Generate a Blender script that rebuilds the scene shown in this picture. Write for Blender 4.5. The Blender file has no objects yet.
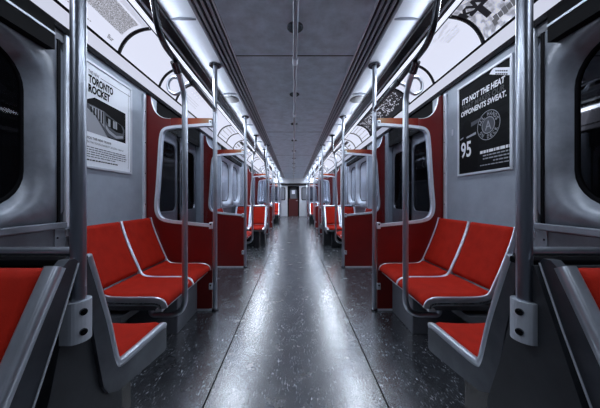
import bpy, bmesh, math, random
from mathutils import Vector, Matrix
random.seed(7)
C = bpy.context.scene.collection
PI = math.pi

# ------------------------------------------------------------------ materials
def _nt(name):
    m = bpy.data.materials.new(name); m.use_nodes = True
    return m, m.node_tree, m.node_tree.nodes['Principled BSDF']

def mat(name, col, metal=0.0, rough=0.5, var=0.0, vscale=6.0, bump=0.0, bscale=80.0, stretch=(1, 1, 1), rvar=0.0, spec=0.5):
    m, nt, b = _nt(name)
    b.inputs['Base Color'].default_value = (*col, 1)
    b.inputs['Metallic'].default_value = metal
    b.inputs['Roughness'].default_value = rough
    b.inputs['Specular IOR Level'].default_value = spec
    if var or bump or rvar:
        tc = nt.nodes.new('ShaderNodeTexCoord'); mp = nt.nodes.new('ShaderNodeMapping')
        mp.inputs['Scale'].default_value = stretch
        nt.links.new(tc.outputs['Object'], mp.inputs['Vector'])
    if var or rvar:
        n = nt.nodes.new('ShaderNodeTexNoise'); n.inputs['Scale'].default_value = vscale
        n.inputs['Detail'].default_value = 6; n.inputs['Roughness'].default_value = 0.65
        nt.links.new(mp.outputs['Vector'], n.inputs['Vector'])
    if var:
        r = nt.nodes.new('ShaderNodeValToRGB')
        r.color_ramp.elements[0].position = 0.3; r.color_ramp.elements[1].position = 0.72
        r.color_ramp.elements[0].color = (*[c * (1 - var) for c in col], 1)
        r.color_ramp.elements[1].color = (*[min(1, c * (1 + var)) for c in col], 1)
        nt.links.new(n.outputs['Fac'], r.inputs['Fac']); nt.links.new(r.outputs['Color'], b.inputs['Base Color'])
    if rvar:
        mr = nt.nodes.new('ShaderNodeMapRange')
        mr.inputs['To Min'].default_value = max(0.02, rough - rvar); mr.inputs['To Max'].default_value = rough + rvar
        nt.links.new(n.outputs['Fac'], mr.inputs['Value']); nt.links.new(mr.outputs['Result'], b.inputs['Roughness'])
    if bump:
        n2 = nt.nodes.new('ShaderNodeTexNoise'); n2.inputs['Scale'].default_value = bscale; n2.inputs['Detail'].default_value = 3
        nt.links.new(mp.outputs['Vector'], n2.inputs['Vector'])
        bp = nt.nodes.new('ShaderNodeBump'); bp.inputs['Strength'].default_value = bump; bp.inputs['Distance'].default_value = 0.01
        nt.links.new(n2.outputs['Fac'], bp.inputs['Height']); nt.links.new(bp.outputs['Normal'], b.inputs['Normal'])
    return m

def emit(name, col, strength, base=None, speckle=None):
    m, nt, b = _nt(name)
    b.inputs['Base Color'].default_value = (*(base or col), 1)
    b.inputs['Emission Color'].default_value = (*col, 1)
    b.inputs['Emission Strength'].default_value = strength
    b.inputs['Roughness'].default_value = 0.45
    b.inputs['Specular IOR Level'].default_value = 0.2
    if speckle:
        tc = nt.nodes.new('ShaderNodeTexCoord')
        n = nt.nodes.new('ShaderNodeTexNoise'); n.inputs['Scale'].default_value = speckle[1]; n.inputs['Detail'].default_value = 2
        r = nt.nodes.new('ShaderNodeValToRGB')
        r.color_ramp.elements[0].position = 0.38; r.color_ramp.elements[1].position = 0.62
        r.color_ramp.elements[0].color = (*speckle[0], 1); r.color_ramp.elements[1].color = (*col, 1)
        nt.links.new(tc.outputs['Object'], n.inputs['Vector']); nt.links.new(n.outputs['Fac'], r.inputs['Fac'])
        nt.links.new(r.outputs['Color'], b.inputs['Emission Color']); nt.links.new(r.outputs['Color'], b.inputs['Base Color'])
    return m

def glass(name, tint, refl=1.0, rough=0.03):
    m = bpy.data.materials.new(name); m.use_nodes = True
    nt = m.node_tree; nt.nodes.clear()
    out = nt.nodes.new('ShaderNodeOutputMaterial'); mix = nt.nodes.new('ShaderNodeMixShader')
    tr = nt.nodes.new('ShaderNodeBsdfTransparent'); tr.inputs['Color'].default_value = (*tint, 1)
    gl = nt.nodes.new('ShaderNodeBsdfGlossy'); gl.inputs['Roughness'].default_value = rough
    gl.inputs['Color'].default_value = (0.9 * refl, 0.92 * refl, refl, 1)
    fr = nt.nodes.new('ShaderNodeFresnel'); fr.inputs['IOR'].default_value = 1.5
    nt.links.new(fr.outputs['Fac'], mix.inputs['Fac'])
    nt.links.new(tr.outputs['BSDF'], mix.inputs[1]); nt.links.new(gl.outputs['BSDF'], mix.inputs[2])
    nt.links.new(mix.outputs['Shader'], out.inputs['Surface'])
    return m

STEEL = mat('brushed_steel', (0.58, 0.615, 0.69), 1.0, 0.30)
DARKSTEEL = mat('dark_tube', (0.10, 0.105, 0.12), 1.0, 0.22)
ALU = mat('satin_aluminium', (0.72, 0.765, 0.85), 0.5, 0.33, var=0.12, vscale=9, rvar=0.1)
SHELL = mat('seat_shell', (0.10, 0.11, 0.13), 0.85, 0.36, var=0.3, vscale=7)
FABRIC = mat('red_velour', (0.35, 0.0125, 0.0045), 0, 0.85, var=0.15, vscale=14, bump=0.25, bscale=380, spec=0.15)
REDPAINT = mat('red_paint', (0.13, 0.0035, 0.003), 0, 0.36, var=0.15, vscale=4)
ORANGE = mat('lit_red_top', (0.34, 0.06, 0.025), 0, 0.25, var=0.2, vscale=5)
WALL = mat('wall_panel', (0.31, 0.35, 0.415), 0.15, 0.42, var=0.14, vscale=4, rvar=0.08)
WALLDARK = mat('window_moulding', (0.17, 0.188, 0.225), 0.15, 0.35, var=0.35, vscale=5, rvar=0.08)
LOWER = mat('lower_wall', (0.10, 0.108, 0.13), 0.2, 0.45, var=0.3, vscale=5)
BLACK = mat('black_rubber', (0.003, 0.003, 0.004), 0, 0.6, spec=.04)
BLACKGLOSS = mat('black_gloss', (0.012, 0.012, 0.015), 0, 0.25)
COVE = mat('cove_paint', (0.72, 0.745, 0.83), 0.0, 0.38, var=0.1, vscale=2.5, rvar=0.05)
CEIL = mat('ceiling_panel', (0.62, 0.71, 0.82), 0.0, 0.5, var=0.22, vscale=7, bump=0.05, bscale=300)
RIB = mat('ceiling_rib_metal', (0.36, 0.385, 0.44), 0.6, 0.35)
WHITE = mat('white_print', (0.78, 0.80, 0.87), 0, 0.5)
INK = mat('black_ink', (0.004, 0.004, 0.005), 0, 0.7, spec=.08)
GREYINK = mat('grey_ink', (0.08, 0.085, 0.10), 0, 0.7, spec=.15)
MIDINK = mat('mid_ink', (0.28, 0.29, 0.33), 0, 0.55)
DIMINK = mat('dim_ink', (0.035, 0.037, 0.045), 0, 0.5)
POSTERBLACK = mat('poster_black', (0.006, 0.0065, 0.008), 0, 0.7, spec=.08, var=0.6, vscale=5, stretch=(1, 1, 7))
END = mat('end_wall_paint', (0.62, 0.64, 0.70), 0, 0.45, var=0.06)
DOORRED = mat('dark_red_door', (0.07, 0.006, 0.006), 0, 0.4)
PEDESTAL = mat('pedestal_grey', (0.14, 0.15, 0.18), 0.3, 0.5, var=0.15)
BRACKET = mat('bracket_grey', (0.55, 0.59, 0.67), 0.4, 0.38, var=0.1)
SPEAKER = mat('speaker_mesh', (0.34, 0.345, 0.36), 0.2, 0.6)
ADWHITE = emit('backlit_card', (0.70, 0.73, 0.88), 0.92, base=(0.06, 0.07, 0.08))
ADGREY = emit('backlit_grey', (0.55, 0.56, 0.63), 0.75, speckle=((0.16, 0.165, 0.19), 170))
ADMOTTLE = emit('backlit_mottled', (0.62, 0.64, 0.74), 0.8, speckle=((0.25, 0.26, 0.31), 22))
ADINK = emit('card_ink', (0.012, 0.012, 0.016), 1.0, base=(0.01, 0.01, 0.012))
ADMID = emit('card_mid_ink', (0.09, 0.095, 0.11), 1.0, base=(0.08, 0.08, 0.09))
ADSHINE = emit('card_pale_grey', (0.50, 0.52, 0.62), 0.9)
DIFFUSER = emit('lamp_diffuser', (0.76, 0.80, 0.92), 0.9)
PANE = glass('tinted_pane', (0.62, 0.645, 0.70), .8)
RIM = mat('rim_aluminium', (0.64, 0.685, 0.77), 0.82, 0.30, var=.12, vscale=9)
GLOWSTRIP = emit('glow_strip', (0.68, 0.71, 0.86), 0.80, base=(.06, .07, .08))  # glow given to a plain trim strip to make it read bright
LEAF = mat('door_leaf_metal', (0.26, 0.275, 0.315), 0.8, 0.35, var=0.15)
POLE = mat('dim_steel_pole', (0.40, 0.43, 0.49), 1.0, 0.28)  # steel toned down to carry the dim reflections of the seat-back poles
RAIL = mat('dark_steel_rail', (0.30, 0.315, 0.36), 1.0, 0.32)  # darker steel for the centre rail
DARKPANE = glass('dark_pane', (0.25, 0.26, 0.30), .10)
GREYPANE = glass('sheen_pane', (0.30, 0.32, 0.37), 1.0, .16)
def pale_sheen(m, amount, col):
    nt = m.node_tree; out = nt.nodes['Material Output']; src = out.inputs['Surface'].links[0].from_socket
    d = nt.nodes.new('ShaderNodeBsdfDiffuse'); d.inputs['Color'].default_value = (*col, 1)
    x = nt.nodes.new('ShaderNodeMixShader'); x.inputs['Fac'].default_value = amount
    nt.links.new(src, x.inputs[1]); nt.links.new(d.outputs['BSDF'], x.inputs[2]); nt.links.new(x.outputs['Shader'], out.inputs['Surface'])
pale_sheen(GREYPANE, .5, (.55, .59, .66))  # pale diffuse share stands for bright reflections in the far panes
def lit_end(m):  # paints the light by the pole: tan there, fading to red
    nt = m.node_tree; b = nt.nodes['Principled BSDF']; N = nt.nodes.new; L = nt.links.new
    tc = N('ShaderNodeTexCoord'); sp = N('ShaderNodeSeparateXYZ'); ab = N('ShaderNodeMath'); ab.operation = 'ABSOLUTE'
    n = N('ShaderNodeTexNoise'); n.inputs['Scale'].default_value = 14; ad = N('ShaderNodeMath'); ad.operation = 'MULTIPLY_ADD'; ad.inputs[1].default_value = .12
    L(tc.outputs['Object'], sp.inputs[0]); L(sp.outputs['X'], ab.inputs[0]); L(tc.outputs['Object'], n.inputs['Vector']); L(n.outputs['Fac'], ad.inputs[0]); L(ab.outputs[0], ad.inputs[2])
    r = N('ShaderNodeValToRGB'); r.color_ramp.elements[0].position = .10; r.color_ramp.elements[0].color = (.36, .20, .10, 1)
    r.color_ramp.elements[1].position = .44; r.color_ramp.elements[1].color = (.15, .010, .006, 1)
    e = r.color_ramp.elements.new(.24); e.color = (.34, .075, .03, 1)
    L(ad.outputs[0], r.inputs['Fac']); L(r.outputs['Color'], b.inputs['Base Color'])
lit_end(ORANGE)
BAYWALL = mat('lit_bay_moulding', (0.66, 0.71, 0.80), 0.1, 0.35, var=.12, vscale=5)  # paler copy of the window moulding, painting in the brighter light down the car

def floor_material():
    m, nt, b = _nt('terrazzo_floor')
    N = nt.nodes.new; L = nt.links.new
    tc = N('ShaderNodeTexCoord')
    def noise(scale, stretch, detail=4, rough=0.6):
        mp = N('ShaderNodeMapping'); mp.inputs['Scale'].default_value = stretch
        L(tc.outputs['Object'], mp.inputs['Vector'])
        n = N('ShaderNodeTexNoise'); n.inputs['Scale'].default_value = scale; n.inputs['Detail'].default_value = detail; n.inputs['Roughness'].default_value = rough
        L(mp.outputs['Vector'], n.inputs['Vector']); return n
    def ramp(n, p0, p1, c0, c1):
        r = N('ShaderNodeValToRGB'); r.color_ramp.elements[0].position = p0; r.color_ramp.elements[1].position = p1
        r.color_ramp.elements[0].color = (*c0, 1); r.color_ramp.elements[1].color = (*c1, 1)
        L(n.outputs['Fac'], r.inputs['Fac']); return r
    base = ramp(noise(3.0, (1, 1, 1), 8), 0.25, 0.75, (0.008, 0.009, 0.011), (0.030, 0.033, 0.040))
    marble = ramp(noise(26, (1.4, 0.6, 1), 8, 0.7), 0.42, 0.72, (0, 0, 0), (1, 1, 1))
    fleck = ramp(noise(75, (1.5, 0.42, 1), 3, 0.55), 0.585, 0.655, (0, 0, 0), (1, 1, 1))
    streak = ramp(noise(34, (3.2, 0.34, 1), 4, 0.6), 0.625, 0.68, (0, 0, 0), (0.9, 0.9, 0.9))
    patchy = ramp(noise(9, (1.3, 0.7, 1), 4, 0.6), 0.45, 0.66, (0.06, 0.06, 0.06), (1, 1, 1))
    dark = ramp(noise(22, (1.6, 0.6, 1), 4), 0.27, 0.36, (1, 1, 1), (0, 0, 0))
    mul = N('ShaderNodeMath'); mul.operation = 'MULTIPLY'; mxx = N('ShaderNodeMath'); mxx.operation = 'MAXIMUM'; L(fleck.outputs['Color'], mxx.inputs[0]); L(streak.outputs['Color'], mxx.inputs[1]); L(mxx.outputs[0], mul.inputs[0]); L(patchy.outputs['Color'], mul.inputs[1])
    m0 = N('ShaderNodeMixRGB'); L(marble.outputs['Color'], m0.inputs['Fac']); L(base.outputs['Color'], m0.inputs['Color1']); m0.inputs['Color2'].default_value = (0.105, 0.114, 0.135, 1)
    mx = N('ShaderNodeMixRGB'); L(mul.outputs[0], mx.inputs['Fac']); L(m0.outputs['Color'], mx.inputs['Color1']); mx.inputs['Color2'].default_value = (0.60, 0.64, 0.72, 1)
    mx2 = N('ShaderNodeMixRGB'); L(dark.outputs['Color'], mx2.inputs['Fac']); L(mx.outputs['Color'], mx2.inputs['Color1']); mx2.inputs['Color2'].default_value = (0.006, 0.006, 0.008, 1)
    L(mx2.outputs['Color'], b.inputs['Base Color'])
    rr = N('ShaderNodeMapRange'); rr.inputs['To Min'].default_value = 0.16; rr.inputs['To Max'].default_value = 0.34
    L(noise(5, (1, 1, 1), 6).outputs['Fac'], rr.inputs['Value']); L(rr.outputs['Result'], b.inputs['Roughness'])
    bp = N('ShaderNodeBump'); bp.inputs['Strength'].default_value = 0.12; bp.inputs['Distance'].default_value = 0.004
    L(noise(60, (1.2, 0.8, 1), 4).outputs['Fac'], bp.inputs['Height']); L(bp.outputs['Normal'], b.inputs['Normal'])
    b.inputs['IOR'].default_value = 2.8
    return m
FLOOR = floor_material()

# ------------------------------------------------------------------ mesh builder
class MB:
    def __init__(self):
        self.v, self.f, self.fm, self.fs, self.mats = [], [], [], [], []
    def mi(self, m):
        if m not in self.mats: self.mats.append(m)
        return self.mats.index(m)
    def add(self, vs, fs, m, smooth=False):
        o = len(self.v); self.v += [tuple(p) for p in vs]; k = self.mi(m)
        for f in fs:
            self.f.append([i + o for i in f]); self.fm.append(k); self.fs.append(smooth)
        return self
    def box(self, x0, x1, y0, y1, z0, z1, m, bev=0.0, seg=2):
        x0, x1 = sorted((x0, x1)); y0, y1 = sorted((y0, y1)); z0, z1 = sorted((z0, z1))
        bm = bmesh.new(); bmesh.ops.create_cube(bm, size=1)
        for v in bm.verts:
            v.co = Vector(((x0 + x1) / 2 + v.co.x * (x1 - x0), (y0 + y1) / 2 + v.co.y * (y1 - y0), (z0 + z1) / 2 + v.co.z * (z1 - z0)))
        if bev: bmesh.ops.bevel(bm, geom=bm.edges[:], offset=min(bev, .49 * min(x1 - x0, y1 - y0, z1 - z0)), segments=seg, profile=.5, affect='EDGES')
        bm.verts.index_update()
        self.add([v.co[:] for v in bm.verts], [[v.index for v in f.verts] for f in bm.faces], m, False); bm.free(); return self
    def tube(self, path, r, m, seg=14, caps=True, closed=False, flat=None):
        P = [Vector(p) for p in path]; n = len(P); rings = []
        up = None
        for i in range(n):
            a = P[(i - 1) % n] if (closed or i > 0) else P[i]; c = P[(i + 1) % n] if (closed or i < n - 1) else P[i]
            t = (c - a).normalized()
            if up is None:
                up = Vector((0, 0, 1)) if abs(t.z) < .9 else Vector((0, 1, 0))
            u = t.cross(up).normalized(); w = u.cross(t).normalized(); up = w
            rings.append([P[i] + r * (math.cos(q) * u + math.sin(q) * w) for q in [2 * PI * k / seg for k in range(seg)]])
        vs = [p for rg in rings for p in rg]; fs = []
        for i in range(n if closed else n - 1):
            j = (i + 1) % n
            for k in range(seg):
                fs.append([i * seg + k, i * seg + (k + 1) % seg, j * seg + (k + 1) % seg, j * seg + k])
        self.add(vs, fs, m, True)
        if caps and not closed:
            self.add(rings[0], [list(range(seg))], m); self.add(rings[-1], [list(range(seg))], m)
        return self
    def disc(self, c, axis, r, h, m, seg=28, bev=0.3):
        a = Vector(axis).normalized(); q = Vector((0, 0, 1)) if abs(a.z) < .9 else Vector((1, 0, 0))
        u = a.cross(q).normalized(); w = a.cross(u); c = Vector(c); prof = [(r, 0), (r, h * (1 - bev)), (r - h * bev, h)]
        vs = []; fs = []
        for (rr, hh) in prof:
            vs += [c + a * hh + rr * (math.cos(t) * u + math.sin(t) * w) for t in [2 * PI * k / seg for k in range(seg)]]
        for i in range(2):
            for k in range(seg): fs.append([i * seg + k, i * seg + (k + 1) % seg, (i + 1) * seg + (k + 1) % seg, (i + 1) * seg + k])
        fs += [list(range(seg)), list(range(2 * seg, 3 * seg))]
        return self.add(vs, fs, m, False)
    def prism(self, poly, fn, a, b, m, smooth=False):
        n = len(poly); vs = [fn(p, a) for p in poly] + [fn(p, b) for p in poly]
        fs = [list(range(n)), list(range(2 * n - 1, n - 1, -1))] + [[i, (i + 1) % n, n + (i + 1) % n, n + i] for i in range(n)]
        return self.add(vs, fs, m, smooth)
    def quad(self, pts, m):
        return self.add(pts, [list(range(len(pts)))], m)
    def rings(self, rs, m, closed=True, smooth=True):
        n = len(rs[0]); vs = [p for r in rs for p in r]; fs = []
        for i in range(len(rs) - 1):
            for k in range(n if closed else n - 1):
                fs.append([i * n + k, i * n + (k + 1) % n, (i + 1) * n + (k + 1) % n, (i + 1) * n + k])
        return self.add(vs, fs, m, smooth)
    def text(self, body, fn, m, w=None, h=None, align='L', shear=0.0, bold=0.0, x=0, y=0):
        """lay lettering on a surface: fn(u, v) -> world point"""
        cu = bpy.data.curves.new('lettering', 'FONT'); cu.body = body; cu.size = 1; cu.shear = shear; cu.offset = bold; cu.resolution_u = 3
        ob = bpy.data.objects.new('lettering', cu); C.objects.link(ob)
        dg = bpy.context.evaluated_depsgraph_get(); dg.update()
        me = bpy.data.meshes.new_from_object(ob.evaluated_get(dg))
        co = [v.co.copy() for v in me.vertices]; fs = [list(p.vertices) for p in me.polygons]
        bpy.data.objects.remove(ob); bpy.data.curves.remove(cu); bpy.data.meshes.remove(me)
        if not co: return self
        x0, x1 = min(c.x for c in co), max(c.x for c in co); y0, y1 = min(c.y for c in co), max(c.y for c in co)
        sy = h / (y1 - y0) if h else None; sx = w / (x1 - x0) if w else None
        sx = sx or sy; sy = sy or sx; W = (x1 - x0) * sx
        dx = x - (W / 2 if align == 'C' else W if align == 'R' else 0)
        return self.add([fn((c.x - x0) * sx + dx, (c.y - y0) * sy + y) for c in co], fs, m)
    def build(self, name, parent=None, loc=None):
        me = bpy.data.meshes.new(name)
        o_ = Vector(loc) if loc is not None else Vector((0, 0, 0))
        me.from_pydata([tuple(Vector(p) - o_) for p in self.v], [], self.f)
        for m in self.mats: me.materials.append(m)
        me.polygons.foreach_set('material_index', self.fm); me.polygons.foreach_set('use_smooth', self.fs)
        bm = bmesh.new(); bm.from_mesh(me); bmesh.ops.recalc_face_normals(bm, faces=bm.faces[:]); bm.to_mesh(me); bm.free()
        me.update()
        o = bpy.data.objects.new(name, me); C.objects.link(o)
        if loc is not None and parent is None: o.location = o_
        if parent is not None: o.parent = parent
        return o

def tag(o, label=None, cat=None, group=None, kind=None):
    if label: o['label'] = label
    if cat: o['category'] = cat
    if group: o['group'] = group
    if kind: o['kind'] = kind
    return o
def thing(name, label, cat, loc=(0, 0, 0), rz=0, group=None):
    o = bpy.data.objects.new(name, None); C.objects.link(o); o.empty_display_size = .1
    o.location = loc; o.rotation_euler = (0, 0, rz); return tag(o, label, cat, group)
def struct_empty(name, loc=(0, 0, 0)):
    o = bpy.data.objects.new(name, None); C.objects.link(o); o.location = loc; o['kind'] = 'structure'; return o
def dup(root, loc, rz=0, label=None, group=None):
    r = root.copy(); C.objects.link(r); r.location = loc; r.rotation_euler = (0, 0, rz)
    if label: r['label'] = label
    if group: r['group'] = group
    for ch in list(root.children):
        c = ch.copy(); C.objects.link(c); c.parent = r
        for g in list(ch.children):
            d = g.copy(); C.objects.link(d); d.parent = c
    return r
def crom(pts, n=6, closed=False):
    P = [Vector(p) for p in pts]; out = []; L = len(P)
    for i in range(L if closed else L - 1):
        if closed: a, b, c, d = P[(i - 1) % L], P[i], P[(i + 1) % L], P[(i + 2) % L]
        else: a, b, c, d = P[max(i - 1, 0)], P[i], P[i + 1], P[min(i + 2, L - 1)]
        for k in range(n):
            t = k / n
            out.append(.5 * ((2 * b) + (c - a) * t + (2 * a - 5 * b + 4 * c - d) * t * t + (3 * b - a - 3 * c + d) * t ** 3))
    if not closed: out.append(P[-1])
    return out
def fillet(pts, r, n=6, closed=False):
    P = [Vector(p) for p in pts]; out = []; L = len(P)
    for i in range(L):
        if not closed and i in (0, L - 1): out.append(P[i]); continue
        a, b, c = P[i - 1], P[i], P[(i + 1) % L]; rr = r[i] if isinstance(r, (list, tuple)) else r
        d1 = (a - b); d2 = (c - b); q = min(rr, d1.length * .49, d2.length * .49)
        p1 = b + d1.normalized() * q; p2 = b + d2.normalized() * q
        for k in range(n + 1):
            t = k / n; out.append((1 - t) ** 2 * p1 + 2 * t * (1 - t) * b + t * t * p2)
    return out
SIDES = (-1, 1); SN = {-1: 'left', 1: 'right'}

# ------------------------------------------------------------------ car dimensions
WX = 1.475; ZC = 2.43; YB = -2.0; YE = 16.0; PITCH = 5.38; WS_END = 2.48; WS_START = 4.04
ORD = ['first', 'second', 'third', 'fourth', 'fifth', 'sixth']
A = (1.373, 2.24); B = (1.127, 2.43)

# ------------------------------------------------------------------ floor
fl = MB().box(-1.52, 1.52, YB, YE + .1, -.06, 0, FLOOR).build('floor'); tag(fl, kind='structure')
sm = MB()
for x in (-.49, .49):
    sm.box(x - .004, x + .004, YB, YE, 0, .0008, BLACK)
tag(sm.build('trim_1'), kind='structure')

# ------------------------------------------------------------------ ceiling
ce = MB()
ce.box(-.545, .545, YB, YE, ZC, ZC + .05, CEIL)
for y in (2.32, 4.96, 7.6, 10.24, 12.88):
    ce.box(-.545, .545, y - .006, y + .006, ZC - .002, ZC + .01, BLACK)
for s in SIDES:
    # ribbed air duct strips either side of the centre panel
    ce.box(s * .545, s * .72, YB, YE, ZC + .02, ZC + .05, BLACK)
    for (a, b, z, m) in ((.545, .56, -.008, ALU), (.578, .60, -.004, RIB), (.618, .64, -.004, RIB), (.66, .682, -.004, RIB), (.70, .722, -.002, RIB)):
        ce.box(s * a, s * b, YB, YE, ZC + z, ZC + .04, m)
    prof = crom([(.722, ZC + .0), (.78, ZC + .012), (.86, ZC + .014), (.95, ZC - .004)], 5)
    ce.rings([[(s * p[0], y, p[1]) for p in prof] for y in (YB, YE)], COVE, closed=False)
    for y in [3.17 + 1.32 * k for k in range(-3, 10)]:
        ce.box(s * .735, s * .945, y - .003, y + .003, ZC - .006, ZC + .03, RIB)
tag(ce.build('ceiling'), kind='structure')

# ------------------------------------------------------------------ ad rail trims, header strip above walls
for s in SIDES:
    t = MB()
    t.box(s * .93, s * 1.05, YB, YE, ZC - .03, ZC + .04, BLACKGLOSS)                       # dark lamp housing
    t.box(s * 1.005, s * 1.02, YB, YE, ZC - .036, ZC - .03, ALU)
    f = lambda p, y: (s * p[0], y, p[1])
    t.prism([(1.118, 2.422), (1.142, 2.438), (1.136, 2.448), (1.11, 2.432)], f, YB, YE, BLACK)       # top lip of the card rail
    t.prism([(1.36, 2.236), (1.379, 2.248), (1.395, 2.238), (1.372, 2.226)], f, YB, YE, BLACK)       # bottom lip
    t.prism([(1.379, 2.233), (1.44, 2.178), (1.455, 2.19), (1.392, 2.245)], f, YB, YE, GLOWSTRIP)         # pale sloping strip; no lamp, its brightness is put in as glow
    t.prism([(1.44, 2.178), (1.452, 2.150), (1.50, 2.150), (1.50, 2.19), (1.455, 2.19)], f, YB, YE, BLACKGLOSS)
    # closing skin behind the cards
    t.prism([(1.05, 2.47), (1.13, 2.47), (1.33, 2.42), (1.42, 2.25), (1.52, 2.19), (1.52, 2.24), (1.45, 2.30), (1.36, 2.46), (1.15, 2.53), (1.05, 2.53)], f, YB, YE, BLACK)
    tag(t.build('trim_%d' % (2 if s < 0 else 3)), kind='structure')

# lamp diffuser strips (one per fluorescent length)
LAMPS = [(YB, 1.2), (1.2, 3.9), (3.9, 6.6), (6.6, 9.3), (9.3, 12.0), (12.0, 16.0)]
LORD = ['nearest', 'second', 'third', 'fourth', 'fifth', 'farthest']
for s in SIDES:
    for i, (a, b) in enumerate(LAMPS):
        t = MB()
        t.prism([(1.052, 2.402), (1.112, 2.424), (1.112, 2.44), (1.052, 2.44)], lambda p, y: (s * p[0], y, p[1] - 2.4), .01, b - a - .01, DIFFUSER if i else COVE)
        o = t.build('fluorescent_light'); o.location = (0, a, 2.4)
        tag(o, '%s length of pale overhead light strip above the cards on the %s' % (LORD[i], SN[s]), 'light', 'overhead light strips')

# ------------------------------------------------------------------ side walls with openings
def rrect(y0, y1, z0, z1, r, n=7):
    out = []
    for (cy, cz, a0) in ((y1 - r, z1 - r, 0), (y0 + r, z1 - r, PI / 2), (y0 + r, z0 + r, PI), (y1 - r, z0 + r, 1.5 * PI)):
        for k in range(n + 1):
            t = a0 + (PI / 2) * k / n; out.append((cy + r * math.cos(t), cz + r * math.sin(t)))
    return out
def square_ring(y0, y1, z0, z1, n=7):
    out = []
    q = {0: ((y1, z0), (y1, z1), (y0, z1)), 1: ((y1, z1), (y0, z1), (y0, z0)), 2: ((y0, z1), (y0, z0), (y1, z0)), 3: ((y0, z0), (y1, z0), (y1, z1))}
    for c in range(4):
        a, b, d = q[c]
        for k in range(n + 1):
            t = k / n
            if t < .5: u = t / .5; p0 = ((a[0] + b[0]) / 2, (a[1] + b[1]) / 2); out.append((p0[0] + (b[0] - p0[0]) * u, p0[1] + (b[1] - p0[1]) * u))
            else: u = (t - .5) / .5; p1 = ((b[0] + d[0]) / 2, (b[1] + d[1]) / 2); out.append((b[0] + (p1[0] - b[0]) * u, b[1] + (p1[1] - b[1]) * u))
    return out

win_n = [0]; door_n = [0]; door_empties = []
def window_unit(s, y0, y1, hy0, hy1, near):
    """moulded window surround with a flared round-cornered opening, plus pane"""
    win_n[0] += 1
    e = struct_empty('window_%d' % win_n[0], (s * WX, (y0 + y1) / 2, 1.5)); cy = (y0 + y1) / 2
    L = lambda ring, dx: [(s * dx, p[0] - cy, p[1] - 1.5) for p in ring]
    z0, z1 = .955, 2.09
    m = MB()
    rs = [L(square_ring(y0, y1, z0, z1), .03), L(square_ring(y0 + .002, y1 - .002, z0, z1), 0.0),
          L(rrect(hy0 - .085, hy1 + .085, 1.0, 1.975, .26), 0.0), L(rrect(hy0 - .06, hy1 + .06, 1.02, 1.96, .25), .008),
          L(rrect(hy0 - .03, hy1 + .03, 1.035, 1.945, .23), .035), L(rrect(hy0 - .008, hy1 + .008, 1.05, 1.93, .215), .06), L(rrect(hy0, hy1, 1.055, 1.92, .21), .075)]
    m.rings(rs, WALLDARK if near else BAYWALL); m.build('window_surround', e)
    g = MB(); r1 = rrect(hy0 - .002, hy1 + .002, 1.05, 1.922, .21); r2 = rrect(hy0 + .014, hy1 - .014, 1.07, 1.905, .2)
    g.rings([L(r1, .066), L(r2, .062), L(r2, .075)], BLACK); g.build('window_gasket', e)
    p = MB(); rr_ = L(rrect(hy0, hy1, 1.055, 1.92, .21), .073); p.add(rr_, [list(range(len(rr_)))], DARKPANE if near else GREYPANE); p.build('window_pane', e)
    return e

def door_unit(s, y0, y1):
    """double sliding door between two jamb pillars"""
    door_n[0] += 1
    e = struct_empty('door_%d' % door_n[0], (s * WX, (y0 + y1) / 2, 0)); cy = (y0 + y1) / 2
    j0, j1 = y0 + .17, y1 - .17
    X = lambda d, y, z: (s * d, y - cy, z)
    for (a, b) in ((y0, j0), (j1, y1)):
        m = MB(); m.box(s * -.015, s * .06, a - cy + .03, b - cy, 0, 2.14, WALL, .006)
        for z in [.3 + .28 * k for k in range(7)]:
            m.disc(X(-.015, (a + b) / 2 + .05, z), (-s, 0, 0), .007, .004, DARKSTEEL, 10)
        m.build('door_jamb', e)
    m = MB(); m.box(s * -.01, s * .06, j0 - cy, j1 - cy, 1.93, 2.14, BLACK, .006); m.box(s * -.012, s * .02, j0 - cy, j1 - cy, 1.90, 1.93, BLACK); m.build('door_header', e)  # header coloured black, the shadow on it put into the colour
    mid = (j0 + j1) / 2
    for (a, b) in ((j0, mid), (mid, j1)):
        m = MB(); w0, w1 = a + .065, b - .065
        L = lambda ring, dx: [(s * dx, p[0] - cy, p[1]) for p in ring]
        m.rings([L(square_ring(a, b, .01, 1.93), .06), L(square_ring(a + .004, b - .004, .01, 1.93), .045), L(rrect(w0 - .02, w1 + .02, .93, 1.80, .10), .045),
                 L(rrect(w0 - .015, w1 + .015, .935, 1.795, .095), .038), L(rrect(w0, w1, .95, 1.78, .085), .038), L(rrect(w0 + .005, w1 - .005, .955, 1.775, .08), .055)], LEAF, smooth=False)
        lf = m.build('door_leaf', e)
        p = MB(); rr_ = L(rrect(w0 + .005, w1 - .005, .955, 1.775, .08), .05); p.add(rr_, [list(range(len(rr_)))], DARKPANE); p.build('door_pane', lf)
    sb = MB(); sb.box(s * .02, s * .06, mid - cy - .012, mid - cy + .012, .01, 1.93, BLACK); sb.build('door_seal', e)
    sl = MB(); sl.box(s * -.06, s * .06, j0 - cy, j1 - cy, 0, .006, ALU); sl.build('door_sill', e)
    return e

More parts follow.
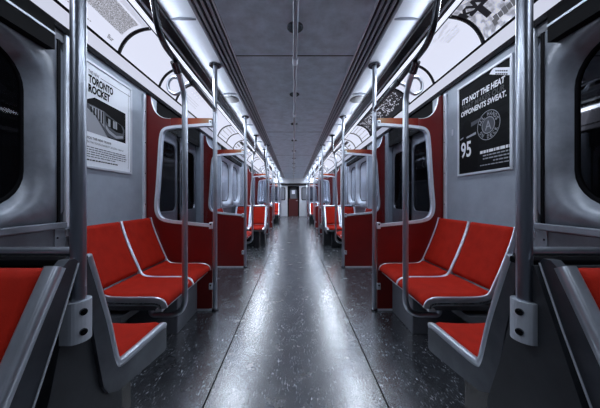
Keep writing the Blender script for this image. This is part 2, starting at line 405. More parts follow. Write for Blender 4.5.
for s in SIDES:
    w = MB()
    bays = [(WS_START + PITCH * (k - 1), WS_END + PITCH * k) for k in range(0, 3)] + [(WS_START + PITCH * 2, YE)]
    bays[0] = (YB, WS_END)
    for k, (b0, b1) in enumerate(bays):
        # flat bay-end panels, window group between them
        last = k == len(bays) - 1
        near_edge = 1.60 if s < 0 else 1.535                      # where the poster panel meets the window surround
        we = b1 - (WS_END - near_edge) if not last else b1 - .05
        wb = b0 + .95 if k else -1.0
        if last: we = wb
        flats = [(b0, wb)] + ([(we, b1)] if not last else [(wb, b1)])
        for (a, b) in flats:
            w.box(s * WX, s * (WX + .05), a, b, 0, 2.16, WALL)
            w.box(s * (WX - .012), s * WX, a, b, .86, .90, ALU)
        if wb < we:
            w.box(s * WX, s * (WX + .05), wb, we, 0, .955, LOWER)
            w.box(s * WX, s * (WX + .05), wb, we, 2.09, 2.16, LOWER)
            w.box(s * (WX - .05), s * (WX + .02), wb, we - .12, 1.985, 2.16, BLACK)            # header box over the windows, black painting in the deep shadow
            w.box(s * (WX - .054), s * (WX - .05), wb, we - .12, 2.072, 2.084, RIB)
            w.box(s * (WX - .018), s * WX, wb, we, .915, .955, WALLDARK, .006)                # sill ledge
            n = max(1, round((we - wb) / 1.0)); st = (we - wb) / n
            for i in range(n):
                a, b = wb + st * i, wb + st * (i + 1)
                he = (.10 if i == n - 1 else .07)
                window_unit(s, a, b, a + .09, b - ((.185 if s < 0 else .155) if (i == n - 1) else .09), k == 0)
                for yy in ((a + .04, b - .04) if i == n - 1 else (a + .04,)):
                    w.box(s * (WX - .008), s * WX, yy - .035, yy + .035, .0, .915, WALLDARK)
                    for z in (.86, .74, .6):
                        w.disc((s * (WX - .008), yy - .02, z), (-s, 0, 0), .006, .004, DARKSTEEL, 10)
            w.box(s * (WX - .006), s * (WX + .01), we - .055, we - .035, .955, 2.09, BLACK)
            # pillar strips either end of the window group
            for yy in (wb, we):
                w.box(s * (WX - .014), s * (WX + .01), yy - .006, yy + .055, .92, 2.15, ALU, .004)
                w.box(s * (WX - .004), s * (WX + .01), yy + .06, yy + .105, .92, 2.15, LOWER)
                for z in (1.0, 1.45, 1.82):
                    w.disc((s * (WX - .014), yy + .024, z), (-s, 0, 0), .006, .004, BLACK, 10)
        if not last:
            w.box(s * (WX - .02), s * WX, b1 - .065, b1 - .03, .88, 2.12, ALU, .004)
            for z in (1.05, 1.35, 1.65, 1.95): w.disc((s * (WX - .02), b1 - .047, z), (-s, 0, 0), .005, .003, BLACK, 10)
    tag(w.build('wall_%s' % SN[s]), kind='structure')
    for k in range(3):
        y0 = WS_END + PITCH * k; door_unit(s, y0 + .0, WS_START + PITCH * k)
        bk = MB()
# ------------------------------------------------------------------ back and end walls
bw = MB().box(-1.53, 1.53, YB - .06, YB, 0, 2.5, LOWER).build('wall_back'); tag(bw, kind='structure')
ew = MB()
DX0, DX1, DZ = -.36, .32, 1.93
ew.box(-1.53, DX0 - .02, YE, YE + .06, 0, 1.0, END); ew.box(DX1 + .02, 1.53, YE, YE + .06, 0, 1.0, END)
ew.box(-1.53, DX0 - .02, YE, YE + .06, 1.0, 2.5, END); ew.box(DX1 + .02, 1.53, YE, YE + .06, 1.0, 2.5, END)
ew.box(DX0 - .02, DX1 + .02, YE, YE + .06, DZ, 2.5, END)
ew.box(-1.45, 1.45, YE - .25, YE, 2.10, 2.20, END, .01)
ew.box(-1.45, 1.45, YE - .10, YE, 1.96, 2.10, BLACKGLOSS)
ew.box(-1.45, DX0 - .1, YE - .012, YE, .95, .985, ALU); ew.box(DX1 + .1, 1.45, YE - .012, YE, .95, .985, ALU)
tag(ew.build('wall_end'), kind='structure')
for s, x0, x1 in ((-1, -1.25, -.58), (1, .54, 1.25)):
    win_n[0] += 1
    e = struct_empty('window_%d' % win_n[0], ((x0 + x1) / 2, YE, 1.4)); cx = (x0 + x1) / 2
    L = lambda ring, dy: [(p[0] - cx, dy, p[1] - 1.4) for p in ring]
    m = MB().rings([L(rrect(x0 - .05, x1 + .05, 1.02, 1.86, .10), 0), L(rrect(x0 - .045, x1 + .045, 1.025, 1.855, .10), -.015), L(rrect(x0, x1, 1.07, 1.81, .07), -.015), L(rrect(x0, x1, 1.07, 1.81, .07), -.003)], BLACK, smooth=False)
    m.build('window_frame', e)
    rr_ = L(rrect(x0, x1, 1.07, 1.81, .07), -.005)
    MB().add(rr_, [list(range(len(rr_)))], mat('end_window_grey', (.25, .26, .30), .2, .12)).build('window_pane', e)
door_n[0] += 1
e = struct_empty('door_%d' % door_n[0], ((DX0 + DX1) / 2, YE, 0)); cx = (DX0 + DX1) / 2
m = MB(); m.box(DX0 - cx - .03, DX0 - cx + .04, -.03, .03, 0, DZ, BLACK); m.box(DX1 - cx - .04, DX1 - cx + .03, -.03, .03, 0, DZ, BLACK); m.box(DX0 - cx, DX1 - cx, -.03, .03, DZ - .07, DZ, BLACK); m.build('door_frame', e)
m = MB(); m.box(DX0 - cx + .04, DX1 - cx - .04, 0, .03, .0, 1.12, DOORRED)
m.box(DX0 - cx + .04, DX0 - cx + .14, 0, .03, 1.12, DZ - .07, BLACKGLOSS); m.box(DX1 - cx - .14, DX1 - cx - .04, 0, .03, 1.12, DZ - .07, BLACKGLOSS)
m.box(DX0 - cx + .04, DX1 - cx - .04, 0, .03, 1.70, DZ - .07, BLACKGLOSS); lf = m.build('door_leaf', e)
m = MB(); m.box(DX0 - cx + .14, DX1 - cx - .14, .01, .02, 1.12, 1.70, mat('end_door_pane', (.20, .21, .24), .3, .15)); m.build('door_pane', lf)
m = MB(); m.tube([(.18, -.005, 1.0), (.18, -.045, 1.0), (.27, -.045, 1.0)], .014, ALU); m.build('door_handle', lf)
m = MB(); m.box(-.10, .10, -.006, .012, 1.42, 1.66, WHITE, .01); m.build('door_notice', lf)

# ------------------------------------------------------------------ poles
def flange(m, x, y, z=ZC, r=.06):
    m.disc((x, y, z), (0, 0, -1), r, .014, DARKSTEEL, 28)
PR = .021
proto = {}
def ws_pole(s, y, label):
    if 'wsp' not in proto:
        t = thing('grab_pole', label, 'pole', (s * .79, y, 0), 0, 'poles at the windscreens')
        MB().tube([(0, 0, .004), (0, 0, ZC)], PR, STEEL, 18).build('pole_tube', t)
        fm = MB(); flange(fm, 0, 0); fm.build('ceiling_flange', t)
        MB().disc((0, 0, 0), (0, 0, 1), .034, .02, DARKSTEEL).build('floor_flange', t)
        proto['wsp'] = t; return t
    return dup(proto['wsp'], (s * .79, y, 0), 0, label, 'poles at the windscreens')

# ------------------------------------------------------------------ windscreens
def windscreen(s, label):
    key = 'ws%d' % s
    t = thing('windscreen', label, 'windscreen', (s * .79, 0, 0), 0, 'red windscreens by the doorways')
    q = lambda p, y: (s * (p[0] - .79), y, p[1])
    hole = fillet([(.815, .838, 0), (1.28, .885, 0), (1.375, .93, 0), (1.365, 1.03, 0), (1.322, 1.74, 0), (1.30, 1.80, 0), (1.20, 1.808, 0), (.815, 1.835, 0)], [0, .03, .07, .05, .04, .05, .04, 0], 4)
    hole = crom([(.815, .838), (1.05, .862), (1.25, .885), (1.335, .925), (1.366, 1.02), (1.352, 1.22), (1.335, 1.48), (1.322, 1.68), (1.296, 1.775), (1.21, 1.806), (1.0, 1.822), (.815, 1.835)], 4)
    hp = [(p[0], p[1]) for p in hole]
    top = [(.815, 1.895)] + [(p[0], p[1]) for p in crom([(1.05, 1.897), (1.22, 1.893), (1.31, 1.905), (1.375, 1.955), (1.41, 2.03), (1.425, 2.11)], 4)]
    m = MB()
    lower = [(.815, .012)] + hp + [(.815, 1.86)]
    # the C-shaped red panel: floor edge, window edge, top rail, wall edge
    poly = [(.815, .012)] + hp + top + [(1.462, 2.13), (1.462, .012)]
    m.prism(poly, q, -.014, .014, REDPAINT)
    pn = m.build('panel', t)
    # capping rail along the top bar, light near the pole painted in
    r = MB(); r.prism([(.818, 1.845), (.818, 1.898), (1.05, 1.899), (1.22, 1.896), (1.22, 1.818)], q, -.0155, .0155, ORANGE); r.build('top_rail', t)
    e = MB(); e.tube([(s * (p[0] - .79), 0, p[1]) for p in top[1:]], .006, ALU, 8); e.build('edge_trim', t)
    # aluminium frame, rectangular section swept round the opening
    fr = MB(); P = [Vector(h) for h in hp]; rs = []
    for i, p in enumerate(P):
        a = P[max(i - 1, 0)]; b = P[min(i + 1, len(P) - 1)]; d = (b - a).normalized(); n = Vector((-d.y, d.x))
        if n.dot(Vector((1.05, 1.35)) - p) < 0: n = -n
        i0, o0 = p + n * .012, p - n * .016
        rs.append([q(o0, -.022), q(o0, .022), q(i0, .022), q(i0, -.022)])
    fr.rings(rs, ALU, closed=True, smooth=False); fr.add(rs[0], [[0, 1, 2, 3]], ALU); fr.add(rs[-1], [[0, 1, 2, 3]], ALU)
    fr.build('window_frame', t)
    g = MB(); gl = [q(p, 0) for p in hp]; g.add(gl, [list(range(len(gl)))], PANE); g.build('window_pane', t)
    for z in (1.845, .838, .24):
        b = MB(); b.box(s * .019, s * .055, -.024, .024, z - .032, z + .032, ALU, .005)
        bo = b.build('bracket', t)
        for d in (-1, 1):
            q2 = MB(); q2.disc((s * .038, d * .024, z + .012), (0, d, 0), .008, .005, BLACK, 12); q2.build('bolt', bo)
    kp = MB(); kp.box(s * .025, s * .672, -.018, .018, 0, .018, ALU); kp.build('kick_strip', t)
    return t

# ------------------------------------------------------------------ seats
def pad(m, curve, x0, x1, th, mt, nv=12):
    P = [Vector(c) for c in curve]; n = len(P); T = []
    for i in range(n):
        d = (P[min(i + 1, n - 1)] - P[max(i - 1, 0)]).normalized(); T.append(Vector((-d.y, d.x)))
    L = [0]
    for i in range(1, n): L.append(L[-1] + (P[i] - P[i - 1]).length)
    rows = []; back = []
    w = (x1 - x0) / 2; cx = (x0 + x1) / 2
    for i in range(n):
        row = []; bk = []
        eu = min(L[i], L[-1] - L[i]) / .03; ru = math.sqrt(max(0, 1 - (1 - min(1, eu)) ** 2))
        for k in range(nv + 1):
            v = -math.cos(PI * k / nv); ev = (1 - abs(v)) * w / .025; rv = math.sqrt(max(0, 1 - (1 - min(1, ev)) ** 2))
            dish = 1 - .28 * (1 - v * v)
            h = th * (.12 + .88 * min(ru, rv)) * dish
            p = P[i] + T[i] * h; row.append((cx + v * w, p.x, p.y))
            bk.append((cx + v * w, P[i].x - T[i].x * .002, P[i].y - T[i].y * .002))
        rows.append(row); back.append(bk)
    m.rings(rows, mt, closed=False); m.rings(back, mt, closed=False)
    m.rings([rows[0], back[0]], mt, closed=False); m.rings([rows[-1], back[-1]], mt, closed=False)
    m.rings([[r[0] for r in rows], [r[0] for r in back]], mt, closed=False); m.rings([[r[-1] for r in rows], [r[-1] for r in back]], mt, closed=False)
def ribbon(m, curve, x0, x1, lo, hi, mt, smooth=False):
    """a bar of rectangular section following the curve, between offsets lo and hi"""
    P = [Vector(c) for c in curve]; n = len(P); rs = []
    for i in range(n):
        d = (P[min(i + 1, n - 1)] - P[max(i - 1, 0)]).normalized(); t = Vector((-d.y, d.x))
        W = x1 - x0; sg = 1 if W > 0 else -1; r = min(abs(W) * .5, (hi - lo) * .5, .011)
        prof = [(x0, lo), (x1, lo)] + [(x1 - sg * r * (1 - math.cos(q)), hi - r * (1 - math.sin(q))) for q in (0, PI / 8, PI / 4, 3 * PI / 8, PI / 2)]
        prof += [(x0 + sg * r * (1 - math.cos(q)), hi - r * (1 - math.sin(q))) for q in (PI / 2, 3 * PI / 8, PI / 4, PI / 8, 0)]
        rs.append([(x, *(P[i] + t * h)) for x, h in prof])
    m.rings(rs, mt, closed=True, smooth=smooth); m.add(rs[0], [list(range(12))], mt); m.add(rs[-1], [list(range(12))], mt)

LW = .43
wall_curve = crom([(.03, .918), (.045, .915), (.068, .83), (.125, .68), (.182, .55), (.215, .485), (.262, .456), (.36, .447), (.52, .447), (.585, .444), (.620, .428), (.630, .398)][1:], 5)
def split(curve, zc):
    for i, p in enumerate(curve):
        if p[1] < zc: return i
def wall_seat(label, pedestal):
    t = thing('cushioned_chair', label, 'seat', (0, 0, 0), 0, 'red seats along the walls')
    k = split(wall_curve, .505)
    h = LW / 2
    m = MB(); ribbon(m, wall_curve, -h, h, -.022, -.001, SHELL, True); m.build('seat_shell', t)
    for sx in (-1, 1):
        r = MB(); ribbon(r, wall_curve, sx * (h - .013), sx * h, -.03, .026, RIM, True); r.build('seat_rim', t)
    c = MB(); pad(c, wall_curve[:k], -h + .014, h - .014, .030, FABRIC); c.build('back_cushion', t)
    c = MB(); pad(c, wall_curve[k:], -h + .014, h - .014, .034, FABRIC); c.build('seat_cushion', t)
    l = MB(); l.box(-h, h, .575, .622, .375, .402, RIM, .006); l.box(-h, h, .18, .59, .385, .42, SHELL, .006); l.build('front_rail', t)
    if pedestal:
        p = MB(); p.box(-h + .005, h - .005, .02, .52, 0, .345, PEDESTAL, .008); p.build('pedestal', t)
    else:
        p = MB(); p.box(-h, h, .02, .36, .30, .345, LOWER); p.box(-h, h, .02, .12, 0, .30, LOWER); p.build('wall_support', t)
    return t

CW = .378
def cross_seat(label, curve, side_poly, rim=.027):
    t = thing('crosswise_chair', label, 'seat', (0, 0, 0), 0, 'red crosswise seats')
    h = CW / 2
    for sx in (-1, 1):
        r = MB(); r.prism(side_poly, lambda p, x: (x, p[0], p[1]), sx * (h - .03), sx * h, SHELL)
        # bright bevelled edge that follows the cushion side
        r.build('side_frame', t)
        rr = MB(); ribbon(rr, curve, sx * (h - rim), sx * (h + .001), .0, .028, RIM, True); rr.build('seat_rim', t)
    if rim > .03:
        for sx in (-1, 1):
            e = MB(); e.tube([(sx * (h + .001), p[0] + .004, p[1]) for p in side_poly[:5]], .0028, ALU, 8); e.build('edge_trim', t)
    k = split(curve, .50)
    m = MB(); ribbon(m, curve, -h + .03, h - .03, -.05, -.001, SHELL, True); m.build('seat_shell', t)
    c = MB(); pad(c, curve[:k], -h + rim, h - rim, .034, FABRIC); c.build('back_cushion', t)
    c = MB(); pad(c, curve[k:], -h + rim, h - rim, .034, FABRIC); c.build('seat_cushion', t)
    p = MB(); p.box(-h + .12, h - .12, curve[k][0] + .08, curve[-1][0] - .10, 0, .36, BLACKGLOSS, .006); p.build('pedestal', t)
    return t
away_curve = crom([(.034, .905), (.066, .815), (.122, .645), (.152, .53), (.172, .465), (.20, .439), (.30, .431), (.44, .426), (.515, .422), (.543, .412)], 5)
away_side = [(-.012, .915), (.025, .80), (.058, .66), (.083, .53), (.106, .424), (.13, .386), (.18, .356), (.30, .335), (.53, .298), (.548, .305), (.548, .415), (.54, .425), (.44, .43), (.30, .436), (.20, .444), (.175, .47), (.156, .53), (.126, .645), (.07, .815), (.04, .905), (.025, .93), (.0, .93)]
toward_curve = crom([(.10, .905), (.155, .80), (.225, .66), (.285, .54), (.315, .48), (.35, .45), (.45, .44), (.58, .44), (.66, .438), (.69, .42)], 5)
toward_side = [(.055, .91), (.12, .74), (.20, .55), (.26, .42), (.30, .36), (.35, .34), (.67, .33), (.695, .345), (.695, .42), (.66, .444), (.45, .446), (.352, .456), (.32, .484), (.29, .543), (.23, .663), (.16, .803), (.108, .91), (.09, .925), (.07, .925)]

def seat_divider(label):
    t = thing('seat_divider', label, 'divider', (0, 0, 0), 0, 'dividers between back to back seats')
    # local: x from the aisle end (0) towards the wall (+), y along the car
    m = MB(); m.prism([(-.22, 0), (.135, 0), (.135, .36), (.078, .54), (.03, .74), (-.012, .90), (-.045, .90), (-.10, .76), (-.20, .50), (-.22, .42)], lambda p, x: (x, p[0], p[1]), .03, .74, mat('divider_panel', (.03, .033, .04), .4, .45, var=.3, vscale=5)); m.build('divider_panel', t)
    r = MB(); r.tube([(.022, 0, .935), (.745, 0, .935)], .014, STEEL, 12); r.build('cross_bar', t)
    c = MB(); c.box(.02, .74, -.03, .03, .895, .915, BLACK, .004); c.build('cap_strip', t)
    return t

# ------------------------------------------------------------------ aisle pole on the seat backs
def seat_pole(label, s):
    t = thing('seat_back_pole', label, 'pole', (0, 0, 0), 0, 'poles on the seat backs')
    MB().tube([(0, 0, .70), (0, 0, ZC)], .0205, POLE, 24).build('pole_tube', t)
    f = MB(); flange(f, 0, 0, r=.07); f.build('ceiling_flange', t)
    b = MB()
    prof = [(.032 * math.cos(a), .036 * math.sin(a)) for a in [PI * k / 12 for k in range(-6, 7)]]
    prof = [(-s * p[0], p[1]) for p in [(-.026, -.036)] + prof + [(-.026, .036)]]
    b.prism(prof, lambda p, z: (p[0], p[1], z), .668, .79, BRACKET); bo = b.build('clamp_bracket', t)
    for z in (.70, .76):
        q = MB(); q.disc((-s * .0285, -.0155, z), (-s * .88, -.47, 0), .0105, .006, DARKSTEEL, 14); q.disc((-s * .0338, -.0183, z), (-s * .88, -.47, 0), .005, .003, BLACK, 6); q.build('bolt', bo)
    return t

# ------------------------------------------------------------------ hooked pole in front of the wall seats + overhead handrail
def hook_pole(s, dirn, label):
    """stands at y=0 local; dirn = +1 when its top leans toward -Y"""
    t = thing('bent_grab_pole', label, 'pole', (0, 0, 0), 0, 'bent poles before the wall seats')
    path = fillet([(s * .24, 0, .39), (s * .24, 0, .272), (0, 0, .272), (0, 0, 1.86), (0, -dirn * .15, 1.99)], [0, .03, .16, .12, 0], 8)
    MB().tube(path, .0195, STEEL, 16).build('pole_tube', t)
    j = MB(); j.tube([(0, -dirn * .105, 1.951), (0, -dirn * .16, 1.997)], .026, DARKSTEEL, 14); j.build('joint', t)
    return t
def handrail(s, dirn, label):
    """local origin under the windscreen pole; runs away from the doorway and bends up to the ceiling"""
    t = thing('overhead_handrail', label, 'handrail', (0, 0, 0), 0, 'overhead handrails')
    d = -dirn
    path = fillet([(0, d * .02, 1.985), (0, d * .62, 2.0), (0, d * 1.03, 2.03), (0, d * 1.10, 2.24), (0, d * 1.17, ZC)], [0, .05, .12, .1, 0], 7)
    MB().tube(path, .0185, DARKSTEEL, 14).build('rail_tube', t)
    f = MB(); flange(f, 0, d * 1.17); f.build('ceiling_flange', t)
    h = MB()
    y = d * .56
    loop = crom([(0, y, 1.995), (s * .05, y, 1.975), (s * .085, y, 1.93), (s * .13, y, 1.905), (s * .175, y, 1.93), (s * .185, y, 1.985), (s * .155, y, 2.03), (s * .11, y, 2.03), (s * .085, y, 2.005)], 5)
    h.tube(loop, .0115, STEEL, 10); h.build('hook', t)
    c = MB(); c.tube([(0, d * .53, 1.997), (0, d * .59, 2.0)], .024, DARKSTEEL, 12); c.build('clamp', t); c = MB(); c.tube([(0, d * .005, 1.985), (0, d * .05, 1.986)], .025, ALU, 12); c.build('clamp', t)
    return t

# ------------------------------------------------------------------ furnish the bays
NP = 1.71           # seat-back pole sits this far before the bay's far windscreen
pk = {}
def put(key, make, loc, rz, label):
    if key not in pk:
        o = make(label); o.location = loc; o.rotation_euler = (0, 0, rz); pk[key] = o
        return o
    return dup(pk[key], loc, rz, label)

GAP = .022
for s in SIDES:
    sd = SN[s]; nw = 0
    nudge = .015
    def W(i): return '%s windscreen on the %s' % (ORD[i], sd)
    for k in range(3):
        ye = WS_END + PITCH * k
        # windscreen before the doorway
        i = 2 * k
        put('ws%d' % s, lambda lb: windscreen(s, lb), (s * .79, ye, 0), 0, 'red %s, before the %s doorway, with metal-framed window' % (W(i), ORD[k]))
        ws_pole(s, ye, 'steel floor-to-ceiling pole holding the %s' % W(i))
        # wall seats, near one then far one
        for n in (0, 1):
            y = ye - GAP - LW / 2 - (1 - n) * LW
            put('seat%d' % n, lambda lb: wall_seat(lb, n), (s * WX, y, 0), -s * -PI / 2 if s > 0 else -PI / 2,
                'red wall seat %s the %s, facing the aisle' % ('touching' if n else 'one place before', W(i)))
        put('hp%d_1' % s, lambda lb: hook_pole(s, 1, lb), (s * .79, ye - .69, 0), 0, 'bent steel pole curving under the red wall seats before the %s' % W(i))
        put('hr%d_1' % s, lambda lb: handrail(s, 1, lb), (s * .79, ye, 0), 0, 'dark overhead rail bending up to the ceiling before the %s' % W(i))
        # back to back crosswise seats and their pole
        yp = ye - NP + .02
        row = ORD[k]
        for j, place in ((0, 'aisle'), (1, 'wall')):
            x = s * (.685 + nudge + CW / 2 + j * (CW + .004))
            put('away', lambda lb: cross_seat(lb, away_curve, away_side), (x + .008, yp, 0), 0, 'red crosswise seat facing down the car, %s place of %s %s row' % (place, row, sd))
            put('toward', lambda lb: cross_seat(lb, toward_curve, toward_side, .042), (x + (.046 if s < 0 else .022), yp + .014, 0), PI, 'red crosswise seat facing the viewer, %s place of %s %s row' % (place, row, sd))
        put('div%d' % s, lambda lb: seat_divider(lb), (s * (.66 + nudge), yp, 0), 0 if s > 0 else PI, 'dark divider with steel crossbar between %s back to back seats on the %s' % (row, sd))
        put('np%d' % s, lambda lb: seat_pole(lb, s), (s * .687 + .012, yp - .02, 0), 0, 'thick steel pole clamped to the %s pair of seat backs on the %s' % (row, sd))
        # windscreen beyond the doorway
        ys = WS_START + PITCH * k; i = 2 * k + 1
        put('ws%d' % s, None, (s * .79, ys, 0), 0, 'red %s, beyond the %s doorway, with metal-framed window' % (W(i), ORD[k]))
        ws_pole(s, ys, 'steel floor-to-ceiling pole holding the %s' % W(i))
        for n in (1, 0):
            y = ys + GAP + LW / 2 + (1 - n) * LW
            put('seat%d' % n, None, (s * WX, y, 0), PI / 2 if s > 0 else -PI / 2, 'red wall seat %s the %s, facing the aisle' % ('just behind' if n else 'one place behind', W(i)))
        if k < 2:
            put('hp%d_-1' % s, lambda lb: hook_pole(s, -1, lb), (s * .79, ys + .69, 0), 0, 'bent steel pole curving under the red wall seats behind the %s' % W(i))
            put('hr%d_-1' % s, lambda lb: handrail(s, -1, lb), (s * .79, ys, 0), 0, 'dark overhead rail bending up to the ceiling behind the %s' % W(i))
        else:
            put('hp%d_-1' % s, None, (s * .79, ys + .69, 0), 0, 'bent steel pole curving under the red wall seats behind the %s' % W(i))

# ------------------------------------------------------------------ centre ceiling handrail
t = thing('centre_handrail', 'long steel handrail hung under the middle of the ceiling', 'handrail', (0, 0, 2.17))
MB().tube([(0, .2, 0), (0, 15.3, 0)], .0165, RAIL, 16).build('rail_tube', t)
for k in range(-1, 11):
    y = 1.93 + 1.24 * k
    if y < .3: continue
    h = MB(); h.tube([(0, y, 0), (0, y, ZC - 2.17)], .0165, RAIL, 14); h.build('hanger', t)
    f = MB(); f.disc((0, y, ZC - 2.17), (0, 0, -1), .062, .014, DARKSTEEL); f.build('ceiling_flange', t)
    j = MB(); j.tube([(0, y - .04, 0), (0, y + .04, 0)], .0225, ALU, 16); j.build('sleeve', t)

# ------------------------------------------------------------------ ceiling speakers
for s in SIDES:
    for k, y in enumerate((3.36, 8.74, 14.1)):
        t = MB(); t.disc((0, 0, 0), (0, 0, -1), .115, .012, SPEAKER, 36, .4); t.disc((0, 0, -.012), (0, 0, -1), .085, .003, SPEAKER, 36)
        o = t.build('ceiling_speaker'); o.location = (s * .86, y, ZC + .013)
        tag(o, 'round grey speaker grille in the ceiling, %s along the %s side' % (ORD[k], SN[s]), 'speaker', 'ceiling speakers')

# ------------------------------------------------------------------ overhead advertising cards
M_ = ((A[0] + B[0]) / 2 + .62 * .052, (A[1] + B[1]) / 2 + .79 * .052)
CTRL = (2 * M_[0] - (A[0] + B[0]) / 2, 2 * M_[1] - (A[1] + B[1]) / 2)
def arc(t, off=0.0):
    x = (1 - t) ** 2 * A[0] + 2 * t * (1 - t) * CTRL[0] + t * t * B[0]; z = (1 - t) ** 2 * A[1] + 2 * t * (1 - t) * CTRL[1] + t * t * B[1]
    dx = 2 * (1 - t) * (CTRL[0] - A[0]) + 2 * t * (B[0] - CTRL[0]); dz = 2 * (1 - t) * (CTRL[1] - A[1]) + 2 * t * (B[1] - CTRL[1])
    l = math.hypot(dx, dz); return x - off * dz / l, z - off * -dx / l * -1 * -1 if False else z + off * dx / l
LEN = .325
def card_fn(s, y0, y1, off):
    """(u, v) in metres along / up the card as read from inside the car -> local point (origin at card centre)"""
    yc = (y0 + y1) / 2
    def f(u, v):
        x, z = arc(min(1, max(0, v / LEN)), off)
        y = (y0 + u) if s < 0 else (y1 - u)
        return (s * x - s * 1.27, y - yc, z - 2.34)
    return f
def patch(m, f, u0, u1, v0, v1, mt, nu=1, nv=8):
    rows = [[f(u0 + (u1 - u0) * a / nu, v0 + (v1 - v0) * b / nv) for a in range(nu + 1)] for b in range(nv + 1)]
    m.rings(rows, mt, closed=False, smooth=True)
def ad_card(s, y0, y1, label, art=None, group=None):
    t = thing('advertising_card', label, 'advertisement', (s * 1.27, (y0 + y1) / 2, 2.34), 0, group)
    W = y1 - y0
    m = MB(); f0, f1 = card_fn(s, y0, y1, 0.0), card_fn(s, y0, y1, -.006)
    rows0 = [[f0(u, LEN * b / 12) for u in (.008, W - .008)] for b in range(13)]; rows1 = [[f1(u, LEN * b / 12) for u in (.008, W - .008)] for b in range(13)]
    base = {'mottle': ADMOTTLE, 'black': ADINK}.get(art, ADWHITE)
    m.rings(rows0, base, closed=False); m.rings(rows1, base, closed=False); m.build('card', t)
    # dark curved strip holding the far edge
    d = MB(); e = W - .013 if s < 0 else .013
    ra = []
    for b in range(13):
        v = LEN * b / 12; fa, fb = card_fn(s, y0, y1, .012), card_fn(s, y0, y1, -.006)
        ra.append([fa(e - .012, v), fa(e + .012, v), fb(e + .012, v), fb(e - .012, v)])
    d.rings(ra, BLACKGLOSS, closed=True); d.build('divider_strip', t)
    f = card_fn(s, y0, y1, .0025)
    if art:
        p = MB(); g = card_fn(s, y0, y1, .004)
        if art == 'noise':
            patch(p, f, .0, W - .06, .115, .27, ADGREY, 4, 8); patch(p, f, 0, W - .03, .285, .32, ADSHINE, 3, 3)
            p.text('Bur', g, ADMID, h=.028, x=W - .15, y=.028, bold=.02)
            for u in [.02 + .018 * i for i in range(16)]: patch(p, g, u, u + .011, .034, .039, ADMID, 1, 1)
        elif art == 'mottle':
            p.text('KW', g, ADINK, w=.20, h=.07, x=.03, y=.215, bold=.06)
            p.text('TT', g, ADINK, w=.30, h=.11, x=.06, y=.115, bold=.05)
            for i in range(7):
                patch(p, g, .15 + .034 * i, .15 + .034 * i + .031, .05 + .004 * (i % 2), .088 + .006 * ((i + 1) % 2), ADMID, 1, 2)
            patch(p, g, .13, .16, .035, .075, ADMID, 1, 2); patch(p, g, .40, .46, .04, .105, ADMID, 1, 2)
            patch(p, g, .46, .49, .06, .085, ADMID, 1, 2)
        elif art == 'smudge':
            rnd = random.Random(3)
            for i in range(26):
                u = rnd.uniform(.35, W - .1) ; v = rnd.uniform(.18, .30); patch(p, f, u, u + rnd.uniform(.02, .10), v, v + rnd.uniform(.004, .014), ADSHINE, 1, 1)
        elif art == 'black':
            rnd = random.Random(11)
            for i in range(330):
                u = rnd.uniform(.03, W - .08); v = rnd.uniform(.06, .29)
                if .12 < abs(u - W * .45) < .16 or rnd.random() < .12: continue
                a, b = (rnd.uniform(.012, .035), rnd.uniform(.006, .011)) if rnd.random() < .5 else (rnd.uniform(.007, .012), rnd.uniform(.012, .03))
                patch(p, f, u, min(W - .03, u + a), v, min(.30, v + b), ADWHITE, 1, 1)
            for i in range(9): patch(p, g, .16 + .03 * i, .16 + .03 * i + .022, .032, .044, ADWHITE, 1, 1)
        elif art == 'blocks':
            for i in range(4):
                patch(p, f, .12 + .075 * i, .12 + .075 * i + .05, .235, .275, ADSHINE, 1, 2)
                patch(p, f, .13 + .075 * i, .13 + .075 * i + .03, .20, .212, ADSHINE, 1, 1)
            for r in range(3):
                for i in range(12): patch(p, f, .08 + .034 * i, .08 + .034 * i + .02, .08 + .03 * r, .084 + .03 * r, ADMID, 1, 1)
        elif art == 'outline':
            for r in (.05, .13, .21):
                for i in range(5): patch(p, f, .07 + .085 * i, .07 + .085 * i + .06, r, r + .012, ADMID, 1, 1)
            patch(p, f, .05, .056, .04, .28, ADINK, 1, 6); patch(p, f, .05, W - .1, .272, .28, ADINK, 4, 1)
        elif art == 'bars':
            patch(p, f, .06, W - .10, .20, .265, ADINK, 3, 4); patch(p, f, .1, W - .2, .12, .15, ADMID, 2, 2); patch(p, f, .1, W - .3, .06, .075, ADMID, 2, 2)
        p.build('print', t)
    return t
LEFT = {(0, 3): ('noise', 'grey speckled card with small bold lettering above the left poster'), (0, 4): (None, 'plain white card above the left poster and first red windscreen'),
        (0, 5): (None, 'short white card behind the looped hook, above the first left windscreen'), (0, 6): ('blocks', 'wide white card with pale blocks and fine text lines above the first left doorway')}
RIGHT = {(0, 3): ('mottle', 'mottled card with bold black lettering above the right poster'), (0, 4): ('smudge', 'white smudged card above the right poster, after the lettered one'),
         (0, 5): (None, 'short white card behind the looped hook, above the first right windscreen'), (0, 6): ('black', 'wide black card with white maze pattern above the first right doorway')}
ARTS = ['outline', None, 'bars', None, 'outline', None, 'blocks', None]
ADESC = {None: 'plain white', 'outline': 'outlined', 'bars': 'dark barred', 'blocks': 'pale block printed'}
